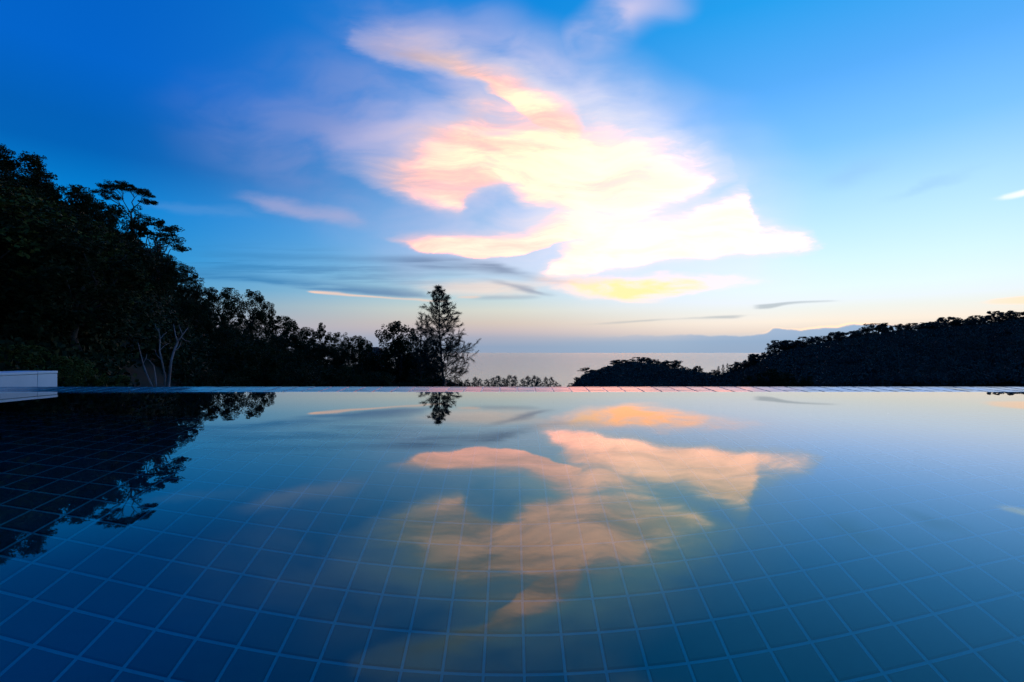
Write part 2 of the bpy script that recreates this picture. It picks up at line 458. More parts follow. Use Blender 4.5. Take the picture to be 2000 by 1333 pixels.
rz = np.array([CAM_H + (690 - s) / F * Y - 6.5 for _, s, Y in RIGHT])


def sm(a, b, x):
    t = min(1.0, max(0.0, (x - a) / (b - a)))
    return t * t * (3 - 2 * t)


def ground(x, y):
    r = math.hypot(x, y); a = math.atan2(x, y)
    if r < 6:
        return -1.75
    v = -1.75 - .105 * (r - 6) if r < 380 else -41.0 - 20 * sm(380, 520, r)
    z = v
    if a < 0.15 and a > -2.4:
        R = float(np.interp(a, la, lr)); Z = float(np.interp(a, la, lz))
        Z *= sm(-2.4, -1.5, a) if a < -1.4 else 1
        s = r / R
        w = sm(.10, 1.0, s) if s < 1 else 1 - sm(1.0, 5.0, s)
        z = max(z, v + (Z - v) * w) if Z > v else z
    if a > 0.0 and a < 2.4:
        R = float(np.interp(a, ra, rr)); Z = float(np.interp(a, ra, rz))
        s = r / R
        w = sm(.30, 1.0, s) if s < 1 else 1 - sm(1.0, 2.2, s)
        w *= 1 - sm(1.6, 2.4, a)
        if Z > v:
            z = max(z, v + (Z - v) * w)
    return z


def build_ground():
    az = [math.radians(d) for d in list(np.arange(-75, 75.01, .6)) + list(range(78, 285, 4))]
    rad = [3.8] + [6 * 1.0635 ** i for i in range(0, 92)]
    V, Fc = [(0, 0, -1.75)], []
    for r in rad:
        for a in az:
            x, y = r * math.sin(a), r * math.cos(a)
            V.append((x, y, ground(x, y)))
    n = len(az)
    for j in range(n):
        Fc.append((0, 1 + (j + 1) % n, 1 + j))
    for i in range(len(rad) - 1):
        for j in range(n):
            p, q = 1 + i * n + j, 1 + i * n + (j + 1) % n
            Fc.append((p, q, q + n, p + n))
    tag(link('ground', mesh('ground', V, Fc, M_SOIL, True)), kind='structure')


build_ground()

m, b, bs = material('sea_water')
tc = b.n.new('ShaderNodeTexCoord').outputs['Object']
bs.inputs['Base Color'].default_value = (.02, .05, .07, 1)
bs.inputs['Roughness'].default_value = .12
bs.inputs['IOR'].default_value = 1.333
bp = b.n.new('ShaderNodeBump'); bp.inputs['Strength'].default_value = .2; bp.inputs['Distance'].default_value = 1.0
b.l.new(b.noise(b.mapping(tc, scale=(.6, 1.6, 1)), .05, 5, .6), bp.inputs['Height'])
b.l.new(bp.outputs[0], bs.inputs['Normal'])
M_SEA = m
rad = [0, 200, 400, 700, 1200, 2500, 6000, 15000, 40000, 90000]
V = [(0, 0, SEA_Z)]; Fc = []
for r in rad[1:]:
    V += [(r * math.sin(k * math.pi / 48), r * math.cos(k * math.pi / 48), SEA_Z) for k in range(96)]
for k in range(96):
    Fc.append((0, 1 + (k + 1) % 96, 1 + k))
for i in range(len(rad) - 2):
    for k in range(96):
        p, q = 1 + i * 96 + k, 1 + i * 96 + (k + 1) % 96
        Fc.append((p, q, q + 96, p + 96))
tag(link('sea', mesh('sea', V, [f[::-1] for f in Fc], M_SEA)), kind='structure')

# ------------------------------------------------------------------ swimming pool
T = .1                                # tile module
GX, GY = .03, .08                     # where the grid falls
DEPTH = 1.07
PX0, PX1, PY0, PY1 = -3.157, 5.03, -2.42, 2.63
pool = link('swimming_pool', None, loc=(0, 0, -DEPTH - .3))
tag(pool, 'still infinity pool lined with square blue tiles and pale grout', 'pool')
ZB = DEPTH + .3                       # pool root sits at the underside of its slab


def box(x0, x1, y0, y1, z0, z1):
    v = [(x0, y0, z0), (x1, y0, z0), (x1, y1, z0), (x0, y1, z0), (x0, y0, z1), (x1, y0, z1), (x1, y1, z1), (x0, y1, z1)]
    f = [(0, 3, 2, 1), (4, 5, 6, 7), (0, 1, 5, 4), (1, 2, 6, 5), (2, 3, 7, 6), (3, 0, 4, 7)]
    return v, f


def join(parts):
    V, Fc = [], []
    for v, f in parts:
        k = len(V)
        V += [tuple(q) for q in v]
        Fc += [tuple(i + k for i in q) for q in f]
    return V, Fc


floor_bed = link('floor_bed', mesh('floor_bed', *box(PX0 - .2, PX1 + .2, PY0 - .2, PY1 + .2, 0, .3), M_GROUT), pool)
ZF = .3                               # floor level in the pool's own frame
wall_parts = [box(PX0 - .2, PX0, PY0, PY1, ZF, ZB - .05), box(PX1, PX1 + .2, PY0, PY1, ZF, ZB + .09), box(PX0 - .2, PX1 + .2, PY0 - .2, PY0, ZF, ZB + .09),
              box(PX0 - .2, PX1 + .2, PY1, PY1 + .2, ZF, ZB - .03)]
basin_wall = link('basin_wall', mesh('basin_wall', *join(wall_parts), M_TILE), pool)


def tile_geo(w, d, h=.004, c=.003):
    a, e = w / 2, d / 2
    v = [(-a, -e, 0), (a, -e, 0), (a, e, 0), (-a, e, 0), (-a + c, -e + c, h), (a - c, -e + c, h), (a - c, e - c, h), (-a + c, e - c, h)]
    return v, [(4, 5, 6, 7), (0, 1, 5, 4), (1, 2, 6, 5), (2, 3, 7, 6), (3, 0, 4, 7)]


GAP = .0072
tv, tf = tile_geo(T - GAP, T - GAP)
tile_me = mesh('tile', tv, tf, M_TILE)
cells = []
i0, i1 = math.floor((PX0 - GX) / T), math.ceil((PX1 - GX) / T)
j0, j1 = math.floor((PY0 - GY) / T), math.ceil((PY1 - GY) / T)
for i in range(i0, i1):
    for j in range(j0, j1):
        x, y = GX + (i + .5) * T, GY + (j + .5) * T
        vis = y > 1.12 and abs(x) < 1.08 * y
        cells.append((not vis, math.hypot(x, y), x, y))
cells.sort()
rest = []
for k, (_, _, x, y) in enumerate(cells):
    tilt = rng.normal(0, .0016, 3)
    if k < 300:
        o = link('tile', tile_me, floor_bed, (x, y, ZF + .0005))
        o.rotation_euler = (tilt[0], tilt[1], tilt[2] * 2)
    else:
        M = Matrix.Translation((x, y, ZF + .0005)) @ Matrix.Rotation(tilt[0], 4, 'X') @ Matrix.Rotation(tilt[1], 4, 'Y')
        rest.append(([tuple(M @ Vector(q)) for q in tv], tf))
for i in range(i0, i1):                # far inner wall, under the overflow edge
    for j in range(10):
        z = ZB - .05 - (j + .5) * T
        M = Matrix.Translation((GX + (i + .5) * T, PY1 - .0005, z)) @ Matrix.Rotation(math.pi / 2, 4, 'X')
        rest.append(([tuple(M @ Vector(q)) for q in tv], tf))
tag(link('tile_field', mesh('tile_field', *join(rest), M_TILE), floor_bed), kind='stuff')

# the overflow edge: a shallow tiled ramp that climbs out of the water, then drops away
SLOPE = math.radians(3.4)
LW = .262
yl0 = PY1 - .03
zl = lambda y: ZB - .004 + (y - PY1) * math.tan(SLOPE)
prof = [(yl0, zl(yl0)), (PY1 + LW, zl(PY1 + LW)), (PY1 + LW + .02, zl(PY1 + LW) - .006), (PY1 + LW + .026, zl(PY1 + LW) - .03), (PY1 + LW + .026, 0), (PY1 + .2, 0), (PY1 + .2, ZB - .045), (yl0, ZB - .045)]
V = [(x, y, z) for x in (PX0, PX1 + .2) for y, z in prof]
n = len(prof)
Fc = [(k, (k + 1) % n, n + (k + 1) % n, n + k) for k in range(n)] + [tuple(range(n))[::-1], tuple(range(n, 2 * n))]
ledge = link('overflow_edge', mesh('overflow_edge', V, Fc, M_EDGE_GROUT), pool)
rows = [(PY1 + .004, .105), (PY1 + .112, .105), (PY1 + .220, .040)]
for y0, d in rows:
    me = mesh('edge_tile', *tile_geo(T - .009, d - .006, .0012, .001), M_EDGE)
    extra = []
    for i in range(math.ceil((PX0 - GX) / T), math.floor((PX1 - GX) / T)):
        x, yc = GX + (i + .5) * T, y0 + d / 2
        rot = (SLOPE + rng.normal(0, .008), rng.normal(0, .010), 0)
        loc = (x, yc, zl(yc) + .0005)
        if abs(x) < 3.25:
            o = link('edge_tile', me, ledge, loc); o.rotation_euler = rot
        else:
            M = Matrix.Translation(loc) @ Matrix.Rotation(rot[0], 4, 'X')
            extra.append(([tuple(M @ q.co) for q in me.vertices], tf))
    if extra:
        tag(link('edge_tile_field', mesh('edge_tile_field', *join(extra), M_EDGE), ledge), kind='stuff')

# water sheet
m, b, bs = material('pool_water')
tc = b.n.new('ShaderNodeTexCoord').outputs['Object']
b.n.remove(bs)
bp = b.n.new('ShaderNodeBump'); bp.inputs['Strength'].default_value = 1.0; bp.inputs['Distance'].default_value = .00007
b.l.new(b.noise(b.mapping(tc, scale=(1.0, .7, 1)), 4.5, 2, .5), bp.inputs['Height'])
refr = b.n.new('ShaderNodeBsdfRefraction'); refr.inputs['IOR'].default_value = 1.333; refr.inputs['Roughness'].default_value = 0.0
refr.inputs['Color'].default_value = (.30, .90, .94, 1)      # a metre of water swallows the red
gl = b.n.new('ShaderNodeBsdfGlossy'); gl.inputs['Roughness'].default_value = 0.0
fr = b.n.new('ShaderNodeFresnel'); fr.inputs['IOR'].default_value = 1.333
# gloss colour paints steep reflections green-blue, grazing ones mirror the sky as it is
b.l.new(b.mix(b.step(fr.outputs[0], .08, .50), (.42, .96, 1.0), (1.0, 1.0, 1.0)), gl.inputs['Color'])
fac = b.m('POWER', fr.outputs[0], .80)
mx = b.n.new('ShaderNodeMixShader')
for nd in (refr, gl, fr):
    b.l.new(bp.outputs[0], nd.inputs['Normal'])
b.l.new(fac, mx.inputs[0]); b.l.new(refr.outputs[0], mx.inputs[1]); b.l.new(gl.outputs[0], mx.inputs[2])
b.l.new(mx.outputs[0], b.n['Material Output'].inputs['Surface'])
M_WATER = m
wv = []
wf = []
nx, ny = 16, 10
xs = np.linspace(PX0, PX1, nx + 1); ys = np.linspace(PY0, PY1 + .075, ny + 1)
wv = [(x, y, 0) for y in ys for x in xs]
wf = [(j * (nx + 1) + i, j * (nx + 1) + i + 1, (j + 1) * (nx + 1) + i + 1, (j + 1) * (nx + 1) + i) for j in range(ny) for i in range(nx)]
tag(link('pool_water', mesh('pool_water', wv, wf, M_WATER)), kind='structure')

# low white wall along the pool's side, running out past the overflow edge
wall = link('low_wall', None, loc=(-3.29, .4, -1.75))
tag(wall, 'low white rendered wall along the pool side, ending past the overflow edge', 'wall')


def bevel_box(name, x0, x1, y0, y1, z0, z1, mat, parent, w=.004):
    bm = bmesh.new()
    v, f = box(x0, x1, y0, y1, z0, z1)
    vs = [bm.verts.new(q) for q in v]
    for q in f:
        bm.faces.new([vs[i] for i in q])
    bmesh.ops.bevel(bm, geom=bm.edges[:], offset=w, segments=2, affect='EDGES', profile=.7)
    me = bpy.data.meshes.new(name); bm.to_mesh(me); bm.free()
    me.materials.append(mat)
    return link(name, me, parent)


wx0, wx1 = -3.42 + 3.29, -3.157 + 3.29
ends = [3.36, 3.217, 2.60, 1.98, 1.36, .74, .12, -.5, -1.12, -1.74, -2.62]
for a, e in zip(ends[1:], ends[:-1]):
    bevel_box('wall_block', wx0 + .002, wx1, a + .0015 - .4, e - .0015 - .4, 0, 1.75 + .072, M_WHITE, wall)
    bevel_box('cap', wx0 - .002, wx1 + .003, a + .001 - .4, e - .001 - .4, 1.75 + .074, 1.75 + .091, M_WHITE, wall)

# ------------------------------------------------------------------ vegetation
def leaf_quads(pts, size, out=None, flat=0.0, aspect=.55, seed=0):
    """one diamond-shaped leaf spray at each point"""
    r = np.random.default_rng(seed)
    n = len(pts)
    d = r.normal(size=(n, 3))
    if out is not None:
        d = d + out * .6
    d[:, 2] *= (1 - flat)
    d /= np.linalg.norm(d, axis=1, keepdims=True)
    e = np.cross(d, r.normal(size=(n, 3))); e /= np.linalg.norm(e, axis=1, keepdims=True) + 1e-9
    s = size * r.uniform(.55, 1.3, (n, 1))
    V = np.stack([pts - d * s * .5, pts + e * s * aspect * .5, pts + d * s * .5, pts - e * s * aspect * .5], 1).reshape(-1, 3)
    Fc = np.arange(4 * n).reshape(-1, 4)
    return V, Fc


def tube(pts, radii, n=6):
    V, Fc = [], []
    pts = [Vector(p) for p in pts]
    for i, p in enumerate(pts):
        t = (pts[min(i + 1, len(pts) - 1)] - pts[max(i - 1, 0)]).normalized()
        s = t.cross(Vector((.13, .97, .21))).normalized(); q = t.cross(s)
        for k in range(n):
            a = 2 * math.pi * k / n
            V.append(tuple(p + (s * math.cos(a) + q * math.sin(a)) * radii[i]))
    for i in range(len(pts) - 1):
        for k in range(n):
            Fc.append((i * n + k, i * n + (k + 1) % n, (i + 1) * n + (k + 1) % n, (i + 1) * n + k))
    Fc.append(tuple(range(n))[::-1]); Fc.append(tuple(range((len(pts) - 1) * n, len(pts) * n)))
    return V, Fc


def limb(a, c, r0, r1, seed, wob=.12, k=5, n=6):
    r = np.random.default_rng(seed)
    a, c = Vector(a), Vector(c)
    L = (c - a).length
    pts = []
    for i in range(k + 1):
        t = i / k
        p = a.lerp(c, t)
        if 0 < i < k:
            p = p + Vector(r.normal(0, wob * L / k, 3))
        pts.append(p)
    return tube(pts, [r0 + (r1 - r0) * i / k for i in range(k + 1)], n)


def crown_points(seed, blobs, per, gap=0.0):
    r = np.random.default_rng(seed)
    P, O = [], []
    for (c, rad) in blobs:
        c = np.array(c); rad = np.array(rad)
        # each bough is itself a cluster of small puffs, so its outline is uneven
        k = max(4, int(per / 55))
        dirs = r.normal(size=(k, 3)); dirs /= np.linalg.norm(dirs, axis=1, keepdims=True)
        cc = c + dirs * rad * r.uniform(.35, 1.0, (k, 1))
        rr_ = rad * r.uniform(.22, .46, (k, 1))
        for q in range(k):
            m = per // k
            d = r.normal(size=(m, 3)); d /= np.linalg.norm(d, axis=1, keepdims=True)
            rho = r.uniform(.35, 1.0, (m, 1)) ** .5
            P.append(cc[q] + d * rr_[q] * rho); O.append(d)
    return np.vstack(P), np.vstack(O)


def broadleaf(seed, mat, h=9.5, R=3.4, nb=13, per=330, leaf=.21, low=.36, style='round', name='broadleaf_tree', zf=1.0):
    """prototype: returns (trunk mesh, crown mesh)"""
    r = np.random.default_rng(seed)
    blobs = []
    zc = h * (low + 1) / 2; hz = h * (1 - low) / 2
    for i in range(nb):
        a = i * 2.399 + r.uniform(-.4, .4)
        q = (i + .5) / nb
        if style == 'round':
            z = zc + hz * .80 * (1 - 2 * q * .85)
            w = R * .72 * math.sqrt(max(.05, 1 - ((z - zc) / hz) ** 2)) * r.uniform(.6, 1.05)
            rad = np.array([R * .40, R * .40, hz * .34 * zf]) * r.uniform(.7, 1.2)
        elif style == 'layer':
            z = zc + hz * .85 * (1 - 1.7 * q)
            w = R * (.35 + .62 * q) * r.uniform(.55, 1.0)
            rad = np.array([R * .36, R * .36, hz * .26]) * r.uniform(.75, 1.25)
        else:   # pointed
            z = h - (h * (1 - low)) * (q * .9 + .06)
            w = R * (.10 + .75 * q) * r.uniform(.3, 1.0)
            rad = np.array([R * (.18 + .25 * q), R * (.18 + .25 * q), hz * .24]) * r.uniform(.8, 1.2)
        blobs.append(((w * math.cos(a), w * math.sin(a), z), rad))
    P, O = crown_points(seed + 1, blobs, per)
    P[:, 2] = np.minimum(P[:, 2], h)
    V, Fc = leaf_quads(P, leaf, O, .2, .6, seed + 2)
    cm = mesh(name + '_crown', V, Fc, mat)
    parts = [limb((0, 0, -1.2), (r.normal(0, .25), r.normal(0, .25), h * .55), h * .026, h * .014, seed + 3, .1, 6, 7)]
    for k, (c, rad) in enumerate(blobs):
        z0 = h * r.uniform(.28, .5)
        parts.append(limb((0, 0, z0), c, h * .009, h * .003, seed + 10 + k, .25, 4, 5))
    tm = mesh(name + '_trunk', *join(parts), M_BARK, True)
    return tm, cm


def feathery(seed, h, R, nbranch, sprays, mat, name, lean=0.0, low=.12, needle=.5, width=.028, shape=None):
    """she-oak: straight stem, rising boughs hung with fine grey-green needles"""
    r = np.random.default_rng(seed)
    parts = [limb((0, 0, -1.0), (lean, 0, h), h * .013, h * .0015, seed, .06, 9, 6)]
    PV, PF = [], []
    base = 0
    for i in range(nbranch):
        q = (i + r.uniform(0, .9)) / nbranch
        z = h * (low + (1 - low) * q * .97)
        a = i * 2.399 + r.uniform(-.5, .5)
        wid = R * ((1 - q) ** .62 * (.88 + .12 * math.sin(q * 9 + seed))) * min(1.0, .3 + (1 - q) / .15) * r.uniform(.55, 1.1) + .06
        if shape:
            wid *= shape(a, q)
        rise = wid * r.uniform(.15, .85)
        A = np.array([lean * z / h, 0, z]); C = A + np.array([wid * math.cos(a), wid * math.sin(a), rise])
        parts.append(limb(A, C, .010 * wid + .008, .004, seed + 20 + i, .15, 4, 4))
        nb_ = max(3, int(round(3 + 9 * wid / R)))
        n = max(6, int(sprays * (.25 + wid / R) / nb_))
        PP, DD = [], []
        bd = (C - A) / np.linalg.norm(C - A)
        for k in range(nb_):
            t0 = .18 + .82 * (k + r.uniform(0, 1)) / nb_
            S = A + (C - A) * t0
            dr = bd * .8 + r.normal(0, .55, 3) + np.array([0, 0, .30]); dr /= np.linalg.norm(dr)
            Ln = (.22 + .30 * wid) * r.uniform(.6, 1.2) * (1.15 - .5 * t0)
            E = S + dr * Ln
            parts.append(tube([S, E], [.004 * wid + .004, .003], 3))
            u = r.uniform(0.05, 1.05, (n, 1))
            PP.append(S + (E - S) * u + r.normal(0, .02, (n, 3))); DD.append(np.repeat(dr[None], n, 0) * .75 + r.normal(0, .42, (n, 3)))
        p = np.vstack(PP); d = np.vstack(DD); n = len(p)
        d /= np.linalg.norm(d, axis=1, keepdims=True)
        e = np.cross(d, r.normal(size=(n, 3))); e /= np.linalg.norm(e, axis=1, keepdims=True) + 1e-9
        L = needle * r.uniform(.5, 1.3, (n, 1))
        v = np.stack([p - e * width / 2, p + e * width / 2, p + d * L - np.array([0, 0, .22]) * L], 1).reshape(-1, 3)
        PV.append(v); PF.append(np.arange(3 * n).reshape(-1, 3) + base); base += 3 * n
    cm = mesh(name + '_crown', np.vstack(PV), np.vstack(PF), mat)
    tm = mesh(name + '_trunk', *join(parts), M_BARK, True)
    return tm, cm


def plant(name, proto, loc, scale, rz, label, cat='tree', group=None):
    tm, cm = proto
    e = link(name, None, loc=loc)
    e.scale = scale; e.rotation_euler = (0, 0, rz)
    link('trunk', tm, e); link('crown', cm, e)
    tag(e, label, cat, group)
    return e


ROUND = [broadleaf(100 + 17 * k, M_LEAF, nb=14 + k % 3 * 2, per=800, low=.22) for k in range(5)]
BUSHY = [broadleaf(200 + 19 * k, M_LEAF, nb=22, per=700, leaf=.22, low=.02) for k in range(3)]
LAYER = [broadleaf(300 + 13 * k, M_LEAF, nb=13, per=700, style='layer', low=.42) for k in range(2)]
POINT = [broadleaf(400 + 11 * k, M_LEAF, nb=12, per=600, style='pointed', low=.25) for k in range(2)]
OLIVE = [broadleaf(500 + 13 * k, M_OLIVE, nb=20, per=420, leaf=.24, low=.06) for k in range(2)]
HP, RP = 9.5, 3.4


def put_tree(px, py, Y, wpx, protos, label, group=None, k=0, name='broadleaf_tree', sink=.25):
    """top of the crown on that bearing, foot on the hillside below it"""
    p = at(px, py, Y)
    g = ground(p.x, p.y) - sink
    sz = (p.z - g) / HP
    sx = wpx * Y / F / (2 * RP)
    return plant(name, protos[k % len(protos)], (p.x, p.y, g), (sx, sx, sz), k * 1.93 + px * .37, label, 'tree', group)


G_HILL = 'trees of the dark hillside wood beside the low white wall'
sky_trees = [(-60, 285, 57, 150, ROUND), (35, 296, 58, 135, ROUND), (128, 360, 60, 118, ROUND), (78, 345, 62, 70, ROUND), (188, 388, 61, 80, ROUND),
             (226, 396, 64, 105, ROUND), (352, 520, 66, 80, ROUND), (392, 560, 67, 60, ROUND), (432, 563, 70, 72, ROUND), (488, 569, 72, 70, ROUND), (520, 590, 73, 40, ROUND),
             (556, 618, 75, 70, ROUND), (600, 640, 78, 70, ROUND), (628, 632, 80, 55, POINT), (656, 650, 80, 55, ROUND), (693, 657, 84, 52, ROUND), (716, 664, 84, 34, ROUND)]
ORD = ['first', 'second', 'third', 'fourth', 'fifth', 'sixth', 'seventh', 'eighth', 'ninth', 'tenth', 'eleventh', 'twelfth', 'thirteenth', 'fourteenth', 'fifteenth', 'sixteenth', 'seventeenth',
       'eighteenth', 'nineteenth', 'twentieth', 'twenty-first', 'twenty-second', 'twenty-third', 'twenty-fourth', 'twenty-fifth', 'twenty-sixth']
up = sorted([q for q in sky_trees if q[0] < 240], key=lambda q: -q[0])
down = sorted([q for q in sky_trees if q[0] > 320], key=lambda q: q[0])
for k, (px, py, Y, w, pr) in enumerate(up):
    put_tree(px, py, Y, w, pr, 'large dark skyline tree, %s up the wooded hillside from the umbrella-crowned tree' % ORD[k], G_HILL, k)
for k, (px, py, Y, w, pr) in enumerate(down):
    put_tree(px, py, Y, w, pr, 'dark skyline tree, %s down the wooded hillside from the open layered tree' % ORD[k], G_HILL, k + 7)
# trees with a look of their own
put_tree(303, 430, 65, 112, LAYER, 'open layered tree with sky showing through its boughs, on the hillside edge', None, 0)
put_tree(782, 630, 62, 100, ROUND, 'dark round tree with small gaps, standing against the feathery she-oak', None, 1)
put_tree(836, 668, 60, 80, BUSHY, 'short dense dark tree at the foot of the feathery she-oak', None, 2)

for k, (px, py, Y, w) in enumerate([(560, 655, 66, 80), (606, 668, 68, 78), (648, 674, 66, 74), (690, 684, 68, 74), (738, 690, 66, 70), (775, 672, 66, 74), (808, 690, 64, 70), (888, 738, 58, 46), (918, 750, 60, 44)]):
    put_tree(px, py, Y, w, BUSHY, 'low bushy tree under the crowns, %s of the row leading toward and past the she-oaks' % ORD[k], 'low bushy trees before the she-oaks', k)

# the wood below the skyline
skyx = [p for p, s, Y in LEFT]; skys = [s for p, s, Y in LEFT]; skyY = [Y for p, s, Y in LEFT]
L_IN = 'dark tree lost in the shadowed slope of the wood behind the low white wall'
k = 0
for frac, step_px in ((.93, 62), (.82, 70), (.71, 78), (.60, 88), (.50, 100), (.40, 120)):
    px = -330 + (frac * 977) % 60
    while px < 850:
        s = float(np.interp(px, skyx, skys)); Yr = float(np.interp(px, skyx, skyY))
        Y = Yr * frac
        x = (px - 1000) / F * Y
        g = ground(x, Y)
        top = CAM_H + (690 - s - 30 - (1 - frac) * 60) / F * Y
        hgt = min(rng.uniform(6.5, 9.0) * (1 if px < 450 else .8), top - g)
        if hgt > 2.0 and not (235 < px < 400 and Y < 40):
            pr = OLIVE if (px < 230 and frac < .8 and k % 3 == 0) else BUSHY
            lab = 'olive-tinted tree on the shadowed slope behind the low white wall' if pr is OLIVE else L_IN
            grp = 'olive-tinted trees on the slope' if pr is OLIVE else G_HILL + ', below its top'
            wm = rng.uniform(.95, 1.3) * hgt / HP * 1.3
            plant('broadleaf_tree', pr[k % len(pr)], (x, Y, g - .25), (wm, wm, hgt / HP), k * 2.1, lab, 'tree', grp)
        k += 1
        px += step_px * rng.uniform(.8, 1.2)

# low scrub near the pool
SHRUB = [broadleaf(700 + 9 * k, M_OLIVE, nb=16, per=420, leaf=.36, low=.02, name='shrub') for k in range(2)]
for k, (px, py, Y, w) in enumerate([(30, 676, 19, 130), (115, 688, 17, 130), (180, 716, 16, 90), (-60, 670, 20, 140), (225, 735, 18, 60), (430, 725, 24, 90), (505, 700, 30, 110), (580, 722, 28, 110), (660, 715, 32, 100), (740, 728, 34, 90), (820, 738, 36, 70)]):
    p = at(px, py, Y); g = ground(p.x, p.y) - .3
    sx = w * Y / F / (2 * RP)
    plant('shrub', SHRUB[k % 2] if px < 300 else (ROUND[k % 5]), (p.x, p.y, g), (sx, sx, (p.z - g) / HP), k * 1.7,
          'olive-green shrub in the clump behind the low white wall, %s of the clump' % ('second', 'third', 'fourth', 'first', 'last')[k] if px < 300 else
          'low dark shrub beyond the overflow edge, %s from the dead tree toward the she-oaks' % ORD[k - 5], 'shrub', 'shrubs beside the low white wall' if px < 300 else 'dark scrub beyond the overflow edge')

# umbrella-crowned tree standing clear of the wood
def umbrella():
    Y = 70
    base = at(258, 500, Y)
    g = ground(base.x, base.y) - .3
    root = link('umbrella_tree', None, loc=(base.x, base.y, g))
    tag(root, 'slender umbrella-crowned tree with bare fanned branches rising above the wood', 'tree')
    loc = lambda px, py, dy=0: at(px, py, Y + dy) - Vector((base.x, base.y, g))
    parts, P, O = [], [], []
    r = np.random.default_rng(12)
    f0, f1, f2 = loc(258, 432), loc(256, 418, .2), loc(262, 406, -.3)
    parts.append(tube([(0, 0, -.6), loc(260, 470), f0, f1, f2], [.22, .17, .13, .11, .09], 7))
    limbs = [(f0, loc(236, 402, .8), [(206, 384, 1.2), (216, 374, .3), (198, 378, -.8), (228, 386, 2.0)]),
             (f1, loc(240, 392, -.9), [(222, 366, -1.6), (232, 362, -.6), (243, 370, -2.0), (212, 368, .6)]),
             (f2, loc(263, 388, .5), [(252, 368, .9), (262, 372, -.3), (271, 374, 1.4), (246, 364, 1.8)]),
             (f2, loc(274, 396, -.6), [(283, 383, -1.2), (290, 394, .2), (278, 378, -1.8), (287, 400, 1.0)])]
    for i, (f, kn, tips) in enumerate(limbs):
        mid_ = f.lerp(kn, .5) + Vector(r.normal(0, .10, 3))
        parts.append(tube([f, mid_, kn], [.075, .06, .045], 6))
        for k, (px, py, dy) in enumerate(tips):
            tip = loc(px, py, dy)
            bend = kn.lerp(tip, .5) + Vector(r.normal(0, .14, 3))
            parts.append(tube([kn, bend, tip], [.038, .028, .014], 5))
            for q in range(4):
                t2 = tip + Vector((r.uniform(-.75, .75), r.uniform(-.8, .8), r.uniform(-.25, .40)))
                parts.append(limb(bend, t2, .018, .007, i * 31 + k * 7 + q, .2, 3, 4))
                m_ = int(r.uniform(110, 260))
                d = r.normal(size=(m_, 3)); d /= np.linalg.norm(d, axis=1, keepdims=True)
                P.append(np.array(t2) + d * np.array([.62, .62, .30]) * r.uniform(.6, 1.2) * r.uniform(.2, 1, (m_, 1))); O.append(d)
    V, Fc = leaf_quads(np.vstack(P), .17, np.vstack(O), .3, .55, 77)
    link('trunk', mesh('umbrella_trunk', *join(parts), M_BARK, True), root)
    link('crown', mesh('umbrella_crown', V, Fc, M_LEAF), root)


umbrella()

# bleached dead tree in front of the wood
def dead_tree():
    Y = 21
    b0 = at(318, 760, Y)
    g = ground(b0.x, b0.y) - .2
    root = link('dead_tree', None, loc=(b0.x, b0.y, g))
    tag(root, 'bare bleached dead tree with several crooked stems in front of the dark wood', 'tree')
    o = Vector((b0.x, b0.y, g))
    L = lambda px, py, dy=0: at(px, py, Y + dy) - o
    mm = Y / F
    stems = [([(329, 775), (330, 752), (332, 730), (335, 705), (340, 688), (348, 668)], 4.6, 3.0),
             ([(320, 775), (323, 738), (317, 708), (312, 686), (313, 662), (310, 643)], 3.4, 1.2),
             ([(304, 775), (297, 754), (287, 732), (280, 712), (275, 692), (270, 670)], 3.0, 1.0),
             ([(306, 775), (306, 755), (304, 735), (301, 716), (291, 704)], 2.6, .8)]
    for q, (pts, r0, r1) in enumerate(stems):
        P = [L(a, c, .25 * math.sin(i * 1.7 + q)) for i, (a, c) in enumerate(pts)]
        n = len(P)
        st = link('stem', mesh('stem', *tube(P, [(r0 + (r1 - r0) * i / (n - 1)) * mm * .58 for i in range(n)], 7), M_DEAD, True), root)
    br = [([(348, 668), (357, 655), (368, 641)], 2.6, .7), ([(347, 669), (343, 655), (339, 634)], 2.2, .6), ([(354, 660), (362, 666), (374, 669)], 1.6, .5), ([(357, 655), (352, 643), (350, 636)], 1.3, .4),
          ([(313, 664), (320, 655), (327, 650)], 1.3, .4), ([(312, 686), (322, 676), (330, 672)], 1.3, .4), ([(317, 706), (306, 694), (303, 684)], 1.1, .4), ([(340, 688), (350, 680), (353, 672)], 1.2, .4), ([(280, 712), (286, 700), (287, 692)], 1.0, .3),
          ([(291, 704), (281, 700), (276, 703)], .8, .3), ([(311, 650), (305, 641), (303, 634)], .8, .3)]
    for q, (pts, r0, r1) in enumerate(br):
        P = [L(a, c, .2 * i) for i, (a, c) in enumerate(pts)]
        n = len(P)
        link('branch', mesh('branch', *tube(P, [(r0 + (r1 - r0) * i / (n - 1)) * mm * .58 for i in range(n)], 6), M_DEAD, True), root)


dead_tree()

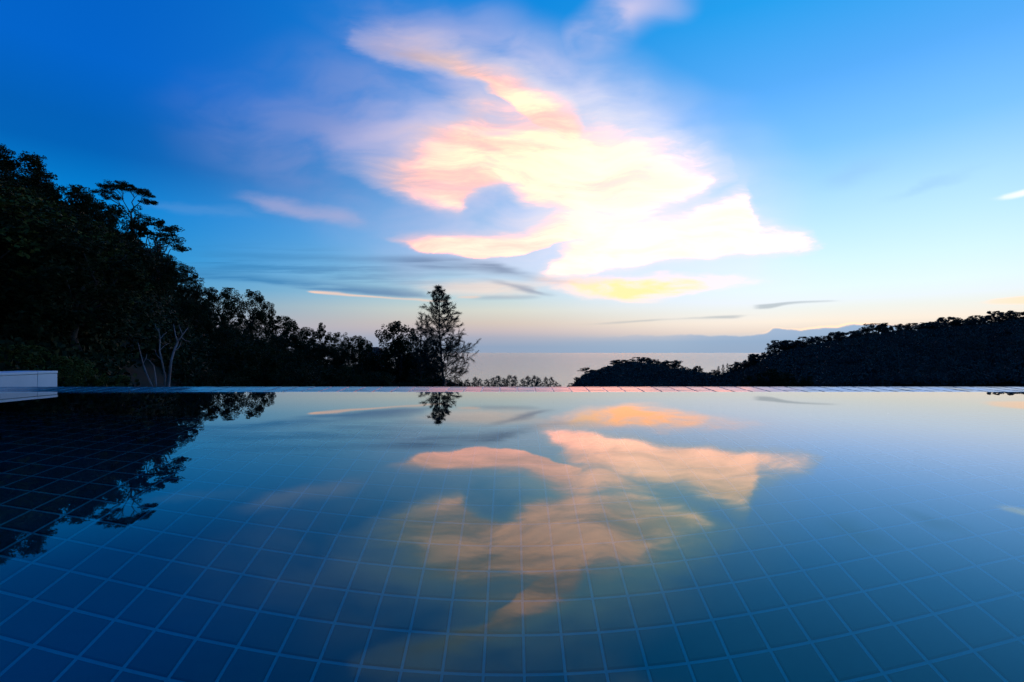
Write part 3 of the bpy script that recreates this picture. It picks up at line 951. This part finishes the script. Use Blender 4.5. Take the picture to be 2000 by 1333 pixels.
# the tall feathery she-oak
def she_oak():
    Y = 46
    p = at(858, 556, Y)
    g = ground(p.x, p.y) - .2
    h = p.z - g
    mm = Y / F
    def shape(a, q):
        c = math.cos(a)
        s = 1.0
        if c > .2 and q < .55:
            s *= 1.02
        if c < -.1 and q < .35:
            s *= .95
        return s
    low = max(0.05, ((690 - 752) / F * Y + CAM_H - g) / h)
    root = plant('she_oak', feathery(31, h, 64 * mm * 1.12, 96, 600, M_NEEDLE, 'she_oak', -.6, low, .34, .021, shape), (p.x + .55, p.y, g), (1, 1, 1), 0,
                 'tall feathery she-oak with wispy grey-green needles, taller than the trees around it')
    q = at(822, 612, Y + 2)
    h2 = q.z - g
    plant('she_oak', feathery(47, h2, 32 * mm, 44, 150, M_NEEDLE, 'she_oak', .1, max(.05, low * h / h2), .40, .03), (q.x, q.y, g), (1, 1, 1), 1.0,
          'slim feathery she-oak half hidden behind the taller she-oak')


she_oak()

# row of small she-oaks down by the shore
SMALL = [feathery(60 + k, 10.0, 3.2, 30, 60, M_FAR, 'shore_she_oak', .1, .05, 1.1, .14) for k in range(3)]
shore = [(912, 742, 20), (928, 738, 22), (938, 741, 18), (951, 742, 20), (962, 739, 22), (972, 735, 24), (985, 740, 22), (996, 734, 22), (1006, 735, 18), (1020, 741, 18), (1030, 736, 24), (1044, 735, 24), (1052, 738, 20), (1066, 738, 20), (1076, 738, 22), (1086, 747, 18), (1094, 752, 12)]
for k, (px, py, w) in enumerate(shore):
    Y = 345 + (k * 37 % 23)
    p = at(px, py, Y); g = ground(p.x, p.y)
    sx = w * Y / F / 6.4
    sz = min((p.z - g) / 10., 1.25)
    plant('shore_tree', SMALL[k % 3], (p.x, p.y, g), (sx * 1.45, sx * 1.45, (p.z - g) / 10.), k * 1.3, 'small dark feathery tree, %s in the shore row counting from the tall she-oak' % ORD[k], 'tree', 'row of trees along the shore')
for k, (px, py) in enumerate([(1403, 716), (1412, 713), (1421, 711)]):
    Y = 395
    p = at(px, py, Y); g = ground(p.x, p.y) - .5
    plant('shore_tree', SMALL[k % 3], (p.x, p.y, g), (.75, .75, (p.z - g) / 10.), k, 'thin wispy tree in the dip between headland and ridge, %s from the headland' % ORD[k], 'tree', 'wispy trees in the dip beside the headland')

# headland and ridge: skyline trees one by one, the wood on the slopes as a mass
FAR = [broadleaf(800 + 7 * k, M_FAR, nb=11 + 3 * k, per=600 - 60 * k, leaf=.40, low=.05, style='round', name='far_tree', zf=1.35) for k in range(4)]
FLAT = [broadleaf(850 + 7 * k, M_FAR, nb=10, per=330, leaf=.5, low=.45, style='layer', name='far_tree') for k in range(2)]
def far_tree(px, py, Y, w, pr, k, label, group):
    p = at(px, py, Y); g = ground(p.x, p.y) - 1.0
    sx = w * Y / F / (2 * RP)
    hh = p.z - g
    plant('ridge_tree', pr[k % len(pr)], (p.x, p.y, g), (sx, sx, hh / HP), k * 2.3, label, 'tree', group)
head = [(1120, 750, 22), (1131, 738, 22), (1144, 719, 26), (1160, 724, 18), (1174, 726, 20), (1190, 717, 22), (1212, 704, 36), (1234, 707, 22), (1252, 699, 40), (1274, 703, 24), (1292, 708, 20), (1312, 705, 34), (1336, 718, 18), (1350, 722, 22), (1363, 716, 16), (1380, 728, 24), (1397, 724, 20)]
for k, (px, py, w) in enumerate(head):
    far_tree(px, py, 495 - max(0, px - 1330) * .9, w * 1.25, FAR if k != 2 else FLAT, k, 'dark crest tree on the headland, %s counting from its tip by the sea' % ORD[k], 'trees on the headland crest')
ridge = [(1432, 716, 24), (1448, 708, 26), (1462, 702, 24), (1478, 694, 26), (1496, 688, 26), (1522, 668, 44), (1545, 666, 30), (1560, 668, 30), (1578, 660, 34), (1602, 657, 36), (1630, 652, 34), (1655, 648, 32), (1680, 644, 30), (1714, 634, 40), (1735, 640, 30), (1765, 636, 34), (1795, 632, 36),
         (1822, 629, 34), (1850, 622, 40), (1878, 624, 36), (1902, 620, 30), (1922, 618, 26), (1965, 618, 34), (1990, 609, 40), (2020, 604, 44), (2060, 600, 44)]
for k, (px, py, w) in enumerate(ridge):
    Yr = float(np.interp(px, [q[0] for q in RIGHT], [q[2] for q in RIGHT]))
    far_tree(px, py + (k * 7 % 5) - 2, Yr * (1 - .02 * (k % 3)), w * (1.0, 1.7, 1.25, 1.45, .9)[k % 5], FAR, k, 'dark crest tree on the long ridge, %s up from the headland' % ORD[k], 'trees on the ridge crest')
far_tree(1943, 608, 290, 34, FLAT, 0, 'flat-topped tree standing above its neighbours on the ridge crest', None)
far_tree(1474, 692, 352, 34, FLAT, 1, 'flat-topped open tree on the falling end of the ridge', None)
for k, (px, py, w) in enumerate([(1470, 735, 50), (1500, 722, 60), (1530, 728, 56), (1556, 738, 40), (1576, 736, 34)]):
    put_tree(px, py, 95, w, ROUND, 'black-green tree before the foot of the long ridge, %s from the headland side' % ORD[k], 'near trees at the foot of the ridge', k)


def wood(name, a0, a1, s0, s1, n, size, label, leaf, lift):
    r = np.random.default_rng(n)
    P, O = [], []
    for _ in range(n):
        px = r.uniform(a0, a1)
        a = math.atan((px - 1000) / F)
        R = float(np.interp(a, ra, rr)) * r.uniform(s0, s1)
        x, y = R * math.sin(a), R * math.cos(a)
        g = ground(x, y)
        if g < SEA_Z + 2:
            continue
        rad = size * r.uniform(.7, 1.25)
        m_ = 120
        d = r.normal(size=(m_, 3)); d /= np.linalg.norm(d, axis=1, keepdims=True); d[:, 2] = np.abs(d[:, 2]) * 1.0 - .25
        P.append(np.array([x, y, g + lift]) + d * rad * np.array([1, 1, .9]) * r.uniform(.6, 1.05, (m_, 1))); O.append(d)
    V, Fc = leaf_quads(np.vstack(P), leaf, np.vstack(O), .1, .8, n)
    tag(link(name, mesh(name, V, Fc, M_FAR)), label, 'forest', None, 'stuff')


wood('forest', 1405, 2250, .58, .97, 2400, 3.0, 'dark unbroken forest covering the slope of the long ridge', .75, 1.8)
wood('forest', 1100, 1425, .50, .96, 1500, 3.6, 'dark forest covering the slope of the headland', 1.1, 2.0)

# undergrowth between the trees of the left-hand wood
def undergrowth():
    r = np.random.default_rng(5)
    P, O = [], []
    for _ in range(1900):
        px = r.uniform(-150, 965)
        a = math.atan((px - 1000) / F)
        R = float(np.interp(a, la, lr)) * r.uniform(.22, 1.0)
        x, y = R * math.sin(a), R * math.cos(a)
        if 225 < px < 410 and y < 27:
            continue
        g = ground(x, y)
        rad = r.uniform(.8, 1.6)
        d = r.normal(size=(90, 3)); d /= np.linalg.norm(d, axis=1, keepdims=True); d[:, 2] = np.abs(d[:, 2])
        P.append(np.array([x, y, g]) + d * rad * r.uniform(.5, 1.05, (90, 1))); O.append(d)
    V, Fc = leaf_quads(np.vstack(P), .26, np.vstack(O), .1, .7, 3)
    tag(link('undergrowth', mesh('undergrowth', V, Fc, M_LEAF)), 'dark undergrowth carpeting the hillside under the trees', 'undergrowth', None, 'stuff')


def valley_scrub():
    r = np.random.default_rng(9)
    V, Fc, n0 = [], [], 0
    for k in range(3600):
        side = k % 6 == 0
        px = r.uniform(-1400, -100) if side else r.uniform(600, 2600)
        a = math.atan((px - 1000) / F)
        R = (22 * math.exp(r.uniform(0, 1.5))) if side else 9 * math.exp(r.uniform(0, 3.1))
        x, y = R * math.sin(a), R * math.cos(a)
        g = ground(x, y)
        rad = (.45 + .020 * R) * r.uniform(.7, 1.3)
        if not side and g + rad > CAM_H - .085 * y:
            continue
        d = r.normal(size=(64, 3)); d /= np.linalg.norm(d, axis=1, keepdims=True); d[:, 2] = np.abs(d[:, 2])
        v, f = leaf_quads(np.array([x, y, g]) + d * rad * r.uniform(.4, 1.05, (64, 1)), .16 + .007 * R, d, .1, .7, k)
        V.append(v); Fc.append(f + n0); n0 += len(v)
    tag(link('scrub', mesh('scrub', np.vstack(V), np.vstack(Fc), M_LEAF)), 'low dark scrub covering the valley floor below the pool', 'scrub', None, 'stuff')


undergrowth()
valley_scrub()

# red-roofed house glimpsed through the trees
hp = at(730, 679, 104)
hg = ground(hp.x, hp.y)
house = link('house', None, loc=(hp.x, hp.y, hg))
tag(house, 'small house whose red tiled roof shows between the dark trees', 'house')
eave = hp.z - hg - 1.9
link('wall', mesh('house_wall', *box(-2.6, 2.6, -2.0, 2.0, -1.5, eave), M_PLASTER), house)
rv = [(-3, -2.4, eave - .05), (3, -2.4, eave - .05), (3, 2.4, eave - .05), (-3, 2.4, eave - .05), (-1.0, 0, eave + 1.9), (1.0, 0, eave + 1.9)]
link('roof', mesh('house_roof', rv, [(3, 2, 1, 0), (0, 1, 5, 4), (1, 2, 5), (2, 3, 4, 5), (3, 0, 4)], M_ROOF), house)
for sx in (-1.3, 1.3):
    w = link('window', mesh('house_window', *box(sx - .5, sx + .5, -2.05, -2.003, eave - 2.0, eave - .8), M_DARKGLASS), house)
link('door', mesh('house_door', *box(-.42, .42, -2.05, -2.003, eave - 3.0, eave - .9), M_BARK), house)
